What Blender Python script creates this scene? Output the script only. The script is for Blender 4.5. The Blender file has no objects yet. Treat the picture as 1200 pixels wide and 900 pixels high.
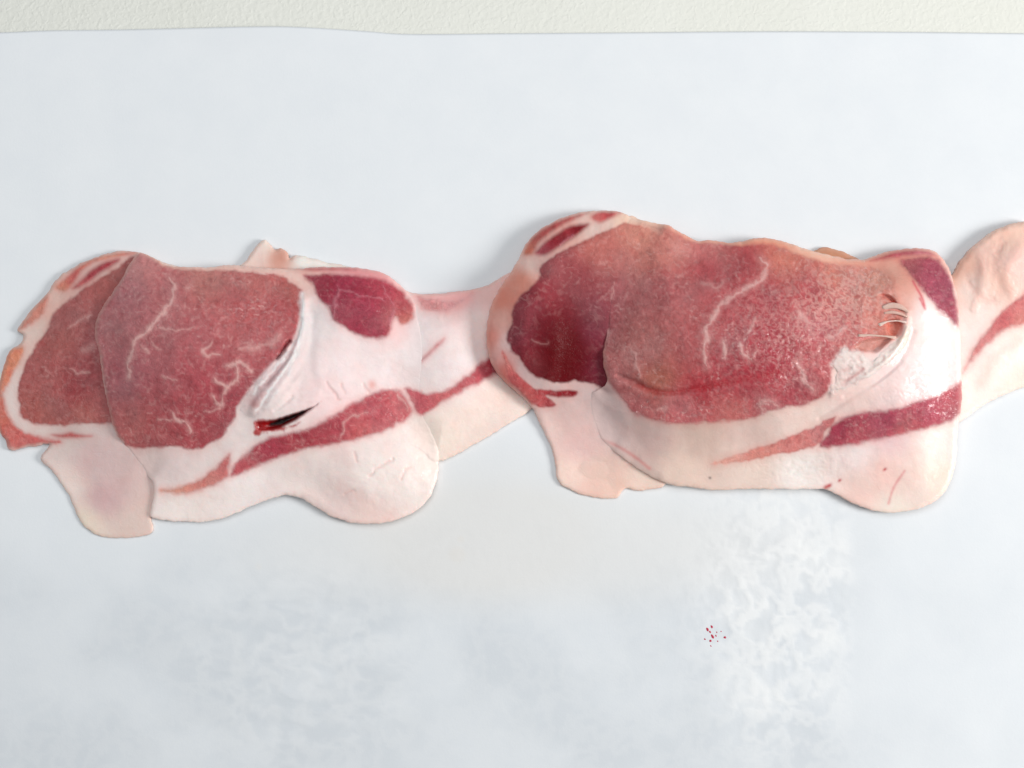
import bpy, math, time
import numpy as np
from mathutils import Vector, Matrix

T0 = time.time()
scene = bpy.context.scene
coll = scene.collection

# ------------------------------------------------------------------ camera
MM = 0.001
PX = 0.0003                                   # metres covered by one photo pixel on the paper
CAM_DIST, TILT = 0.52, math.radians(7.0)
cam_d = bpy.data.cameras.new("camera")
cam_d.sensor_width = 36.0
cam_d.lens = 36.0 * CAM_DIST / (1200 * PX)
cam_d.clip_start, cam_d.clip_end = 0.02, 20.0
cam = bpy.data.objects.new("camera", cam_d)
coll.objects.link(cam)
CAM_LOC = np.array([0.0, -CAM_DIST * math.sin(TILT), CAM_DIST * math.cos(TILT)])
cam.location = CAM_LOC
cam.rotation_euler = (TILT, 0, 0)
scene.camera = cam

# ------------------------------------------------------------------ light
world = bpy.data.worlds.new("World")
scene.world = world
world.use_nodes = True
bg = world.node_tree.nodes["Background"]
bg.inputs[0].default_value = (0.935, 0.97, 1.0, 1)
bg.inputs[1].default_value = 0.29


def area(name, loc, target, sx, sy, power, col):
    d = bpy.data.lights.new(name, 'AREA')
    d.shape = 'RECTANGLE'
    d.size, d.size_y, d.energy, d.color = sx, sy, power, col
    o = bpy.data.objects.new(name, d)
    coll.objects.link(o)
    o.location = loc
    o.rotation_euler = (Vector(target) - Vector(loc)).to_track_quat('-Z', 'Y').to_euler()
    return o


area("window_light", (1.10, -0.14, 0.62), (0.0, 0.0, 0.0), 0.40, 0.40, 13.2, (1.0, 0.985, 0.965))
area("back_fill_light", (-0.20, 0.40, 1.15), (-0.05, 0.10, 0.0), 1.30, 0.90, 6.8, (0.96, 0.985, 1.0))  # unseen fill added above and behind, brightens the far part of the sheet

scene.view_settings.view_transform = 'Standard'
scene.view_settings.look = 'None'
scene.view_settings.exposure = 0.0
scene.view_settings.gamma = 1.0
scene.view_settings.use_curve_mapping = False

# ------------------------------------------------------------------ helpers
FX = CAM_DIST / PX
CT, ST = math.cos(TILT), math.sin(TILT)


def px2w(u, v, zmm):
    """Point at height zmm that the photograph shows at pixel (u, v)."""
    x = (np.asarray(u, float) - 600.0) / FX
    y = -(np.asarray(v, float) - 450.0) / FX
    dx, dy, dz = x, y * CT + ST, y * ST - CT
    s = (np.asarray(zmm, float) * MM - CAM_LOC[2]) / dz
    return CAM_LOC[0] + s * dx, CAM_LOC[1] + s * dy, np.zeros_like(s) + np.asarray(zmm, float) * MM


def lin(c):
    c = np.asarray(c, float) / 255.0
    return np.where(c <= 0.04045, c / 12.92, ((c + 0.055) / 1.055) ** 2.4)


def sstep(a, b, x):
    t = np.clip((x - a) / (b - a), 0, 1)
    return t * t * (3 - 2 * t)


def perlin(u, v, seed):
    rng = np.random.RandomState(seed)
    perm = rng.permutation(512)
    ang = rng.rand(512) * 2 * np.pi
    gx, gy = np.cos(ang), np.sin(ang)
    iu, iv = np.floor(u).astype(int), np.floor(v).astype(int)
    fu, fv = u - iu, v - iv

    def g(i, j, x, y):
        h = perm[(perm[i & 511] + j) & 511]
        return gx[h] * x + gy[h] * y
    su, sv = fu * fu * fu * (fu * (fu * 6 - 15) + 10), fv * fv * fv * (fv * (fv * 6 - 15) + 10)
    a = g(iu, iv, fu, fv) * (1 - su) + g(iu + 1, iv, fu - 1, fv) * su
    b = g(iu, iv + 1, fu, fv - 1) * (1 - su) + g(iu + 1, iv + 1, fu - 1, fv - 1) * su
    return (a * (1 - sv) + b * sv) * 1.5


def fbm(u, v, size, seed, octaves=3, gain=0.5):
    out, amp, tot = 0.0, 1.0, 0.0
    for k in range(octaves):
        out = out + amp * perlin(u / size, v / size, seed + k)
        tot += amp
        amp *= gain
        size *= 0.5
    return out / tot


def smooth_poly(pts, n=5, closed=True):
    p = np.array(pts, float)
    if closed:
        p0, p1, p2, p3 = np.roll(p, 1, 0), p, np.roll(p, -1, 0), np.roll(p, -2, 0)
    else:
        e = np.vstack([2 * p[0] - p[1], p, 2 * p[-1] - p[-2]])
        p0, p1, p2, p3 = e[:-3], e[1:-2], e[2:-1], e[3:]
    out = []
    for t in np.arange(n) / n:
        out.append(0.5 * ((2 * p1) + (-p0 + p2) * t + (2 * p0 - 5 * p1 + 4 * p2 - p3) * t ** 2 + (-p0 + 3 * p1 - 3 * p2 + p3) * t ** 3))
    q = np.stack(out, 1).reshape(-1, 2)
    if not closed:
        q = np.vstack([q, p[-1]])
    return q


STEP = 1.15
GU, GV = np.meshgrid(np.arange(-45, 1262, STEP), np.arange(234, 648, STEP))
H, W = GU.shape


def window(pts, m):
    lo, hi = pts.min(0) - m, pts.max(0) + m
    i0 = max(0, int((lo[0] - GU[0, 0]) / STEP)); i1 = min(W, int((hi[0] - GU[0, 0]) / STEP) + 2)
    j0 = max(0, int((lo[1] - GV[0, 0]) / STEP)); j1 = min(H, int((hi[1] - GV[0, 0]) / STEP) + 2)
    return slice(j0, j1), slice(i0, i1)


def seg_dist2(px, py, a, b):
    ex, ey = b[0] - a[0], b[1] - a[1]
    l2 = ex * ex + ey * ey + 1e-9
    wx, wy = px - a[0], py - a[1]
    t = np.clip((wx * ex + wy * ey) / l2, 0, 1)
    return (wx - t * ex) ** 2 + (wy - t * ey) ** 2


def poly_sdf(pts, margin=30, smooth=True):
    """Signed distance in pixels, positive inside, on the common grid (big negative away from it)."""
    q = smooth_poly(pts) if smooth else np.array(pts, float)
    out = np.full((H, W), -float(margin), np.float32)
    w = window(q, margin)
    px, py = GU[w].astype(np.float32), GV[w].astype(np.float32)
    d = np.full(px.shape, 1e9, np.float32)
    inside = np.zeros(px.shape, bool)
    for a, b in zip(q, np.roll(q, -1, 0)):
        np.minimum(d, seg_dist2(px, py, a, b), out=d)
        if a[1] != b[1]:
            c = (a[1] > py) != (b[1] > py)
            inside ^= c & (px < (b[0] - a[0]) * (py - a[1]) / (b[1] - a[1]) + a[0])
    d = np.sqrt(d)
    out[w] = np.where(inside, d, -np.minimum(d, margin))
    return out


def line_dist(pts, margin=25, smooth=True):
    q = smooth_poly(pts, 4, False) if smooth and len(pts) > 2 else np.array(pts, float)
    out = np.full((H, W), float(margin), np.float32)
    w = window(q, margin)
    px, py = GU[w].astype(np.float32), GV[w].astype(np.float32)
    d = np.full(px.shape, float(margin) ** 2, np.float32)
    for a, b in zip(q[:-1], q[1:]):
        np.minimum(d, seg_dist2(px, py, a, b), out=d)
    out[w] = np.sqrt(d)
    return out


def idw(ctrl, power=3.0, soft=14.0, win=None):
    u, v = (GU, GV) if win is None else (GU[win], GV[win])
    num, den = 0.0, 0.0
    for cu, cv, val in ctrl:
        w = 1.0 / ((u - cu) ** 2 + (v - cv) ** 2 + soft ** 2) ** (power / 2)
        val = np.asarray(val, float)
        num = num + (w[..., None] * val if val.ndim else w * val)
        den = den + w
    return num / (den[..., None] if np.asarray(ctrl[0][2]).ndim else den)


def colfield(ctrl, **k):
    return idw([(u, v, lin(c)) for u, v, c in ctrl], **k)


def blur(a, r):
    r = max(1, int(round(r / STEP)))
    for _ in range(3):
        for ax in (0, 1):
            p = np.pad(a, [(r + 1, r) if k == ax else (0, 0) for k in (0, 1)], mode='edge')
            c = np.cumsum(p, axis=ax)
            n = a.shape[ax]
            hi = np.take(c, np.arange(2 * r + 1, 2 * r + 1 + n), axis=ax)
            lo = np.take(c, np.arange(0, n), axis=ax)
            a = (hi - lo) / (2 * r + 1)
    return a


def bump(cu, cv, ru, rv, rot=0.0, p=1.0):
    c, s = math.cos(math.radians(rot)), math.sin(math.radians(rot))
    x, y = (GU - cu) * c + (GV - cv) * s, -(GU - cu) * s + (GV - cv) * c
    return np.exp(-((x / ru) ** 2 + (y / rv) ** 2) ** p)


def mixc(a, b, t):
    return a + (b - a) * t[..., None]


WARP1 = fbm(GU, GV, 9, 11, 3)
WARP2 = fbm(GU, GV, 26, 21, 3)
N_BIG = fbm(GU, GV, 110, 31, 2)
N_MID = fbm(GU, GV, 38, 41, 3)
N_SML = fbm(GU, GV, 12, 51, 3)
N_FINE = fbm(GU, GV, 5, 61, 2)


def solid(name, sdf, ztop, zbot, col, mat, parent, base, wet, depth):
    """A closed slab over the grid cells inside sdf, its rim snapped onto the outline."""
    gv, gu = np.gradient(sdf, STEP)
    use = sdf > -STEP
    cell = use[:-1, :-1] & use[1:, :-1] & use[:-1, 1:] & use[1:, 1:]
    core = (sdf > 0)
    cell &= core[:-1, :-1] | core[1:, :-1] | core[:-1, 1:] | core[1:, 1:]
    vu = np.zeros((H, W), bool)
    for a in (slice(0, -1), slice(1, None)):
        for b in (slice(0, -1), slice(1, None)):
            vu[a, b] |= cell
    idx = np.full((H, W), -1, np.int64)
    n = int(vu.sum())
    idx[vu] = np.arange(n)
    push = np.where(sdf < 0, -sdf, 0.0)
    U, V = (GU + gu * push)[vu], (GV + gv * push)[vu]
    zt, zb = ztop[vu], zbot[vu]
    zb = np.minimum(zb, zt - 0.05)
    X, Y, Z = px2w(U, V, zt)
    Xb, Yb, Zb = X, Y, zb * MM
    co = np.concatenate([np.stack([X, Y, Z], 1), np.stack([Xb, Yb, Zb], 1)]) - np.array(base)
    j, i = np.nonzero(cell)
    a, b, c, d = idx[j, i], idx[j + 1, i], idx[j + 1, i + 1], idx[j, i + 1]
    top = np.stack([a, b, c, d], 1)
    bot = np.stack([d, c, b, a], 1) + n
    pc = np.pad(cell, 1)
    sides = []
    for (p, q, dj, di) in ((a, b, 0, -1), (b, c, 1, 0), (c, d, 0, 1), (d, a, -1, 0)):
        m = ~pc[j + 1 + dj, i + 1 + di]
        p, q = p[m], q[m]
        sides.append(np.stack([q, p, p + n, q + n], 1))
    faces = np.concatenate([top, bot] + sides)
    me = bpy.data.meshes.new(name)
    me.vertices.add(len(co)); me.vertices.foreach_set("co", co.astype(np.float32).ravel())
    me.loops.add(faces.size); me.loops.foreach_set("vertex_index", faces.astype(np.int32).ravel())
    me.polygons.add(len(faces))
    me.polygons.foreach_set("loop_start", np.arange(0, faces.size, 4, dtype=np.int32))
    me.polygons.foreach_set("loop_total", np.full(len(faces), 4, dtype=np.int32))
    me.polygons.foreach_set("use_smooth", np.ones(len(faces), bool))
    me.update()
    at = me.attributes.new("Col", 'FLOAT_COLOR', 'POINT')
    cc = np.ones((2 * n, 4), np.float32)
    cc[:n, :3] = cc[n:, :3] = np.clip(col[vu], 0.002, 0.95)
    at.data.foreach_set("color", cc.ravel())
    at = me.attributes.new("Wet", 'FLOAT', 'POINT')
    at.data.foreach_set("value", np.tile(wet[vu], 2).astype(np.float32))
    at = me.attributes.new("Depth", 'FLOAT', 'POINT')
    at.data.foreach_set("value", np.tile(depth[vu], 2).astype(np.float32))
    me.materials.append(mat)
    o = bpy.data.objects.new(name, me)
    coll.objects.link(o)
    o.parent = parent
    return o


def thing(name, label, cat, loc, group=None):
    o = bpy.data.objects.new(name, None)
    o.empty_display_size = 0.01
    coll.objects.link(o)
    o.location = loc
    o["label"], o["category"] = label, cat
    if group:
        o["group"] = group
    return o


# ------------------------------------------------------------------ materials
def new_mat(name):
    m = bpy.data.materials.new(name)
    m.use_nodes = True
    nt = m.node_tree
    return m, nt, nt.nodes["Principled BSDF"]


def node(nt, kind, **inp):
    n = nt.nodes.new(kind)
    for k, v in inp.items():
        n.inputs[k.replace('_', ' ')].default_value = v
    return n


def ramp(nt, src, a, b, ca=0.0, cb=1.0):
    n = nt.nodes.new("ShaderNodeMapRange")
    n.interpolation_type = 'SMOOTHSTEP'
    nt.links.new(src, n.inputs["Value"])
    n.inputs["From Min"].default_value, n.inputs["From Max"].default_value = a, b
    n.inputs["To Min"].default_value, n.inputs["To Max"].default_value = ca, cb
    return n.outputs["Result"]


def mathn(nt, op, a, b):
    n = nt.nodes.new("ShaderNodeMath")
    n.operation = op
    for k, x in enumerate((a, b)):
        if isinstance(x, (int, float)):
            n.inputs[k].default_value = x
        else:
            nt.links.new(x, n.inputs[k])
    return n.outputs[0]


def mixrgb(nt, fac, a, b, mode='MIX'):
    n = nt.nodes.new("ShaderNodeMix")
    n.data_type, n.blend_type = 'RGBA', mode
    for sock, x in ((n.inputs[0], fac), (n.inputs[6], a), (n.inputs[7], b)):
        if isinstance(x, (int, float)):
            sock.default_value = x
        elif isinstance(x, tuple):
            sock.default_value = x
        else:
            nt.links.new(x, sock)
    return n.outputs[2]


def tissue(name, grain, grain_size, bump_d, rough, sss, sss_scale, spec=0.5, glints=0.0, film=0.0005):
    m, nt, p = new_mat(name)
    L = nt.links.new
    att = nt.nodes.new("ShaderNodeAttribute"); att.attribute_name = "Col"
    wet = nt.nodes.new("ShaderNodeAttribute"); wet.attribute_name = "Wet"
    WET = wet.outputs["Fac"]
    tc = nt.nodes.new("ShaderNodeTexCoord")
    P = tc.outputs["Object"]
    n1 = node(nt, "ShaderNodeTexNoise", Scale=grain_size, Detail=4.0, Roughness=0.6, Distortion=1.2); L(P, n1.inputs["Vector"])
    n2 = node(nt, "ShaderNodeTexNoise", Scale=170.0, Detail=3.0); L(P, n2.inputs["Vector"])
    n3 = node(nt, "ShaderNodeTexNoise", Scale=780.0, Detail=1.0, Roughness=0.5, Distortion=0.8); L(P, n3.inputs["Vector"])
    g = ramp(nt, n1.outputs["Fac"], 0.25, 0.75, 1.0 - grain, 1.0 + grain)
    gc = nt.nodes.new("ShaderNodeCombineColor")
    for k in range(3):
        L(g, gc.inputs[k])
    c = mixrgb(nt, 1.0, att.outputs["Color"], gc.outputs[0], 'MULTIPLY')
    L(c, p.inputs["Base Color"])
    sa = nt.nodes.new("ShaderNodeAttribute"); sa.attribute_name = "Depth"
    L(mathn(nt, 'MULTIPLY', sa.outputs["Fac"], sss), p.inputs["Subsurface Weight"])
    p.inputs["Subsurface Radius"].default_value = (1.0, 0.5, 0.4)
    p.inputs["Subsurface Scale"].default_value = sss_scale
    p.inputs["IOR"].default_value = 1.40
    p.inputs["Specular IOR Level"].default_value = spec
    r0 = ramp(nt, n2.outputs["Fac"], 0.35, 0.65, rough - 0.06, rough + 0.10)
    L(mathn(nt, 'SUBTRACT', r0, mathn(nt, 'MULTIPLY', WET, 0.16)), p.inputs["Roughness"])
    bead = mathn(nt, 'MULTIPLY', mathn(nt, 'MULTIPLY', ramp(nt, n3.outputs["Fac"], 0.46, 0.74), WET), glints)
    b = node(nt, "ShaderNodeBump", Strength=1.0, Distance=bump_d); L(n1.outputs["Fac"], b.inputs["Height"])
    L(b.outputs[0], p.inputs["Normal"])
    # a thin wet film, lumpy where juice stands in beads
    b2 = node(nt, "ShaderNodeBump", Strength=1.0, Distance=film)
    L(mathn(nt, 'ADD', mathn(nt, 'MULTIPLY', n1.outputs["Fac"], 0.25), bead), b2.inputs["Height"])
    L(WET, p.inputs["Coat Weight"])
    p.inputs["Coat Roughness"].default_value = 0.11
    p.inputs["Coat IOR"].default_value = 1.55
    L(b2.outputs[0], p.inputs["Coat Normal"])
    return m


M_FAT = tissue("pork_fat", 0.02, 500.0, 0.00008, 0.42, 0.45, 0.0010, 0.30, 1.2)
M_LEAN = tissue("pork_lean", 0.07, 800.0, 0.00026, 0.44, 0.18, 0.0010, 0.10, 2.2, 0.0008)
M_DARK = tissue("pork_dark_muscle", 0.14, 900.0, 0.00026, 0.42, 0.12, 0.0008, 0.16, 1.4)
M_SKIN = tissue("silverskin_membrane", 0.03, 420.0, 0.00010, 0.30, 0.40, 0.0018, 0.40, 1.6)

# ------------------------------------------------------------------ board
BOARD_Z = -0.9                                                   # mm, top of the board


def board():
    m, nt, p = new_mat("cream_grained_board")
    L = nt.links.new
    tc = nt.nodes.new("ShaderNodeTexCoord")
    wn = node(nt, "ShaderNodeTexNoise", Scale=330.0, Detail=2.0); L(tc.outputs["Object"], wn.inputs["Vector"])
    vm = nt.nodes.new("ShaderNodeVectorMath"); vm.operation = 'MULTIPLY_ADD'
    L(wn.outputs["Color"], vm.inputs[0]); vm.inputs[1].default_value = (0.004,) * 3; L(tc.outputs["Object"], vm.inputs[2])
    vo = node(nt, "ShaderNodeTexVoronoi", Scale=640.0); vo.feature = 'SMOOTH_F1'; L(vm.outputs[0], vo.inputs["Vector"])
    n2 = node(nt, "ShaderNodeTexNoise", Scale=30.0, Detail=3.0); L(tc.outputs["Object"], n2.inputs["Vector"])
    L(mixrgb(nt, n2.outputs["Fac"], (0.76, 0.76, 0.69, 1), (0.82, 0.82, 0.76, 1)), p.inputs["Base Color"])
    p.inputs["Roughness"].default_value = 0.45
    b = node(nt, "ShaderNodeBump", Strength=0.55, Distance=0.00032); b.invert = True
    L(vo.outputs["Distance"], b.inputs["Height"]); L(b.outputs[0], p.inputs["Normal"])
    import bmesh
    bm = bmesh.new()
    bmesh.ops.create_cube(bm, size=1.0)
    bmesh.ops.scale(bm, vec=(0.56, 0.42, 0.018), verts=bm.verts)
    bmesh.ops.bevel(bm, geom=[e for e in bm.edges], offset=0.005, segments=4, affect='EDGES', profile=0.5)
    me = bpy.data.meshes.new("cutting_board"); bm.to_mesh(me); bm.free()
    for f in me.polygons:
        f.use_smooth = True
    me.materials.append(m)
    o = bpy.data.objects.new("cutting_board", me)
    coll.objects.link(o)
    o.location = (0, 0.0, BOARD_Z * MM - 0.009)
    o["label"], o["category"] = "cream cutting board with pebbled surface showing beyond the white paper edge", "cutting board"
    o["kind"] = "structure"


board()


# ------------------------------------------------------------------ parchment paper
def paper():
    edge = smooth_poly([(-80, 39), (0, 38), (60, 35.5), (150, 34.5), (300, 32), (360, 33), (430, 37), (480, 40),
                        (600, 39), (700, 38.5), (900, 37), (1050, 37.5), (1200, 39), (1280, 39)], 6, False)
    us = np.arange(-70, 1272, 2.5)
    ev = np.interp(us, edge[:, 0], edge[:, 1])
    nv = 380
    t = np.linspace(0, 1, nv)[:, None] ** 1.0
    U = np.repeat(us[None], nv, 0)
    V = ev[None] + (1010 - ev[None]) * t
    # where the sheet is wet it sticks and puckers
    def blob(cu, cv, ru, rv):
        return np.exp(-(((U - cu) / ru) ** 2 + ((V - cv) / rv) ** 2) ** 2)
    wob = fbm(U, V, 60, 301, 3)
    wet_r = blob(905 + 30 * wob, 690, 105, 190) * (1 - sstep(990, 1006, U + 12 * wob))
    wet_l = blob(350 + 30 * wob, 780, 125, 120)
    wet_c = blob(620, 640, 330, 70) * 0.6
    wet = np.clip(wet_r + 0.7 * wet_l + wet_c, 0, 1)
    warp_u, warp_v = U + 12 * fbm(U, V, 50, 311, 3), V + 12 * fbm(U, V, 50, 321, 3)
    ridg = (1 - np.abs(fbm(warp_u, warp_v, 40, 331, 4, 0.65)) * 2.6)
    ridg_l = (1 - np.abs(fbm(warp_u * 0.45, warp_v, 30, 341, 3, 0.5)) * 2.4)
    z = 0.16 * fbm(U, V, 210, 351, 2)
    z = z + 0.17 * np.clip(ridg, -0.4, 1) * wet_r + 0.11 * np.clip(ridg_l, -0.4, 1) * wet_l + 0.06 * ridg * wet_c
    # quiet and low where the meat lies on it
    meat = np.exp(-((V - 430) / 165.0) ** 6)
    z = z * (1 - meat * 0.85) - 0.45
    # the free edge lifts off the board a little
    lift = np.exp(-((V - ev[None]) / 26.0) ** 2)
    z = z + lift * (0.35 + 0.9 * np.exp(-((U - 330) / 120) ** 2) + 0.25 * np.exp(-((U - 900) / 200) ** 2))
    z = np.maximum(z, BOARD_Z + 0.18)
    X, Y, Z = px2w(U, V, 0 * U)
    Z = z * MM
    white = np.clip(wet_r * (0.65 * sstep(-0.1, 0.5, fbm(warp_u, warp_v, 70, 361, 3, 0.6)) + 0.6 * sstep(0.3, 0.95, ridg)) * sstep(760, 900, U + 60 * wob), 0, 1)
    broad = sstep(520, 760, V + 70 * fbm(U, V, 160, 381, 3)) * (0.45 + 0.55 * sstep(-0.4, 0.4, fbm(U, V, 120, 391, 3))) * (1 - 0.55 * sstep(960, 1060, U + 30 * wob))  # shade painted over the near half of the sheet, in blotches
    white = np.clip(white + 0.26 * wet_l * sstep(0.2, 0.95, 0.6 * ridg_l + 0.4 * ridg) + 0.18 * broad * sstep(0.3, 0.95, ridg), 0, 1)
    shade_damp = np.clip(0.98 * broad + 0.8 * wet_l * sstep(-0.35, 0.4, fbm(warp_u * 0.4, warp_v, 34, 371, 4)), 0, 1)  # painted shade of the near half, plus the real damp patch
    stain = np.clip(wet_c * 1.3 + 0.6 * blob(560, 610, 120, 90), 0, 1)
    for (cu, cv, r) in ((303, 664, 3.5), (540, 632, 4.0), (536, 650, 9)):
        stain = stain + 0.5 * blob(cu, cv, r, r)
    n = U.size
    co = np.concatenate([np.stack([X.ravel(), Y.ravel(), Z.ravel()], 1), np.stack([X.ravel(), Y.ravel(), Z.ravel() - 0.00006], 1)])
    idx = np.arange(n).reshape(U.shape)
    a, b, c, d = idx[:-1, :-1].ravel(), idx[1:, :-1].ravel(), idx[1:, 1:].ravel(), idx[:-1, 1:].ravel()
    fs = [np.stack([a, b, c, d], 1), np.stack([d, c, b, a], 1) + n]
    for line in (idx[0, ::-1], idx[-1], idx[:, 0], idx[::-1, -1]):
        fs.append(np.stack([line[1:], line[:-1], line[:-1] + n, line[1:] + n], 1))
    faces = np.concatenate(fs)
    me = bpy.data.meshes.new("parchment_paper")
    me.vertices.add(len(co)); me.vertices.foreach_set("co", co.astype(np.float32).ravel())
    me.loops.add(faces.size); me.loops.foreach_set("vertex_index", faces.astype(np.int32).ravel())
    me.polygons.add(len(faces))
    me.polygons.foreach_set("loop_start", np.arange(0, faces.size, 4, dtype=np.int32))
    me.polygons.foreach_set("loop_total", np.full(len(faces), 4, dtype=np.int32))
    me.polygons.foreach_set("use_smooth", np.ones(len(faces), bool))
    me.update()
    for nm, arr in (("White", white), ("ShadeDamp", shade_damp), ("Stain", stain)):
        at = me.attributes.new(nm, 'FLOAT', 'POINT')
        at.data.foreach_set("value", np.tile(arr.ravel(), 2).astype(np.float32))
    m, nt, p = new_mat("parchment_white")
    L = nt.links.new
    tc = nt.nodes.new("ShaderNodeTexCoord")
    n1 = node(nt, "ShaderNodeTexNoise", Scale=55.0, Detail=4.0, Roughness=0.6); L(tc.outputs["Object"], n1.inputs["Vector"])
    n2 = node(nt, "ShaderNodeTexNoise", Scale=1400.0, Detail=2.0); L(tc.outputs["Object"], n2.inputs["Vector"])

    def att(k):
        q = nt.nodes.new("ShaderNodeAttribute"); q.attribute_name = k
        return q.outputs["Fac"]
    c = mixrgb(nt, n1.outputs["Fac"], (0.76, 0.79, 0.82, 1), (0.84, 0.86, 0.875, 1))
    c = mixrgb(nt, mathn(nt, 'MULTIPLY', att("ShadeDamp"), 0.75), c, (0.62, 0.655, 0.69, 1))
    c = mixrgb(nt, mathn(nt, 'MULTIPLY', att("Stain"), 0.75), c, (0.76, 0.745, 0.72, 1))
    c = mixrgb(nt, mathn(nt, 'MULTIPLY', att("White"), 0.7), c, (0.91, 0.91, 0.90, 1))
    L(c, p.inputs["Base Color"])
    p.inputs["Roughness"].default_value = 0.5
    p.inputs["Specular IOR Level"].default_value = 0.3
    b = node(nt, "ShaderNodeBump", Strength=0.25, Distance=0.0001); L(n2.outputs["Fac"], b.inputs["Height"]); L(b.outputs[0], p.inputs["Normal"])
    me.materials.append(m)
    o = bpy.data.objects.new("parchment_paper", me)
    coll.objects.link(o)
    o["label"], o["category"] = "white parchment sheet lying under the raw pork slices, puckered where wet", "paper"


paper()
PAPER = -0.45


# ------------------------------------------------------------------ meat
def jag(pts, amp, seed):
    """A drawn vein: resampled every few pixels and thrown off its course a little."""
    q = smooth_poly(pts, 6, False) if len(pts) > 2 else np.array(pts, float)
    d = np.r_[0, np.cumsum(np.linalg.norm(np.diff(q, axis=0), axis=1))]
    t = np.arange(0, d[-1] + 2.0, 2.0)
    r = np.stack([np.interp(t, d, q[:, 0]), np.interp(t, d, q[:, 1])], 1)
    o = 0 * t
    for k in (0, 1):
        r[:, k] += amp * (perlin(t / 13.0 + 31 * k, o + seed * 1.37 + 0.5, 500 + k) + 0.55 * perlin(t / 5.0 + 17 * k, o + seed * 2.1 + 0.5, 510 + k))
    return r


def vein_dist(q, wd, seed, margin=16):
    """Distance to a vein measured in its own, changing half-width (and in pixels)."""
    n = len(q)
    t = np.linspace(0, 1, n)
    w = wd * np.clip(0.75 + 1.1 * perlin(np.arange(n) * 2.0 / 9.0, np.zeros(n) + seed * 3.3 + 0.5, 520), 0.25, 1.9) * np.clip(np.minimum(t, 1 - t) * 6 + 0.35, 0, 1)
    out = np.full((H, W), 20.0); dist = np.full((H, W), float(margin))
    win = window(q, margin)
    px, py = GU[win], GV[win]
    r = np.full(px.shape, 20.0); dm = np.full(px.shape, float(margin))
    for k in range(n - 1):
        d = np.sqrt(seg_dist2(px, py, q[k], q[k + 1]))
        np.minimum(r, d / max(0.3, 0.5 * (w[k] + w[k + 1])), out=r)
        np.minimum(dm, d, out=dm)
    out[win], dist[win] = r, dm
    return out, dist


VEIN_N = [0]
wu_, wv_ = GU + 4 * WARP1 + 8 * WARP2, GV + 4 * np.roll(WARP1, 37, 1) + 8 * np.roll(WARP2, 51, 0)
FLECK_A = sstep(0.0, 0.45, fbm(wu_, wv_, 6.5, 571, 2, 0.6)) * sstep(-0.30, 0.25, fbm(GU, GV, 30, 581, 2))
FLECK_B = (1 - sstep(0.0, 0.11, np.abs(perlin(wu_ / 14.0, wv_ / 14.0, 591)))) * sstep(-0.05, 0.35, perlin(GU / 21.0, GV / 21.0, 601))
FLECK_C = (1 - sstep(0.0, 0.08, np.abs(perlin(wu_ / 24.0, wv_ / 24.0, 611)))) * sstep(0.05, 0.4, perlin(GU / 26.0, GV / 26.0, 621))
DARK_A = sstep(0.05, 0.6, fbm(wu_, wv_, 9, 631, 2)) 
GLINT_SPECK = sstep(0.30, 0.55, perlin(GU / 4.2 + 0.3 * WARP1, GV / 3.6, 661)) * sstep(-0.05, 0.45, fbm(GU, GV, 34, 671, 2))  # pale fat specks, also painted in for wet glints
GREY_A = sstep(-0.1, 0.6, fbm(GU, GV, 44, 641, 2))


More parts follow.
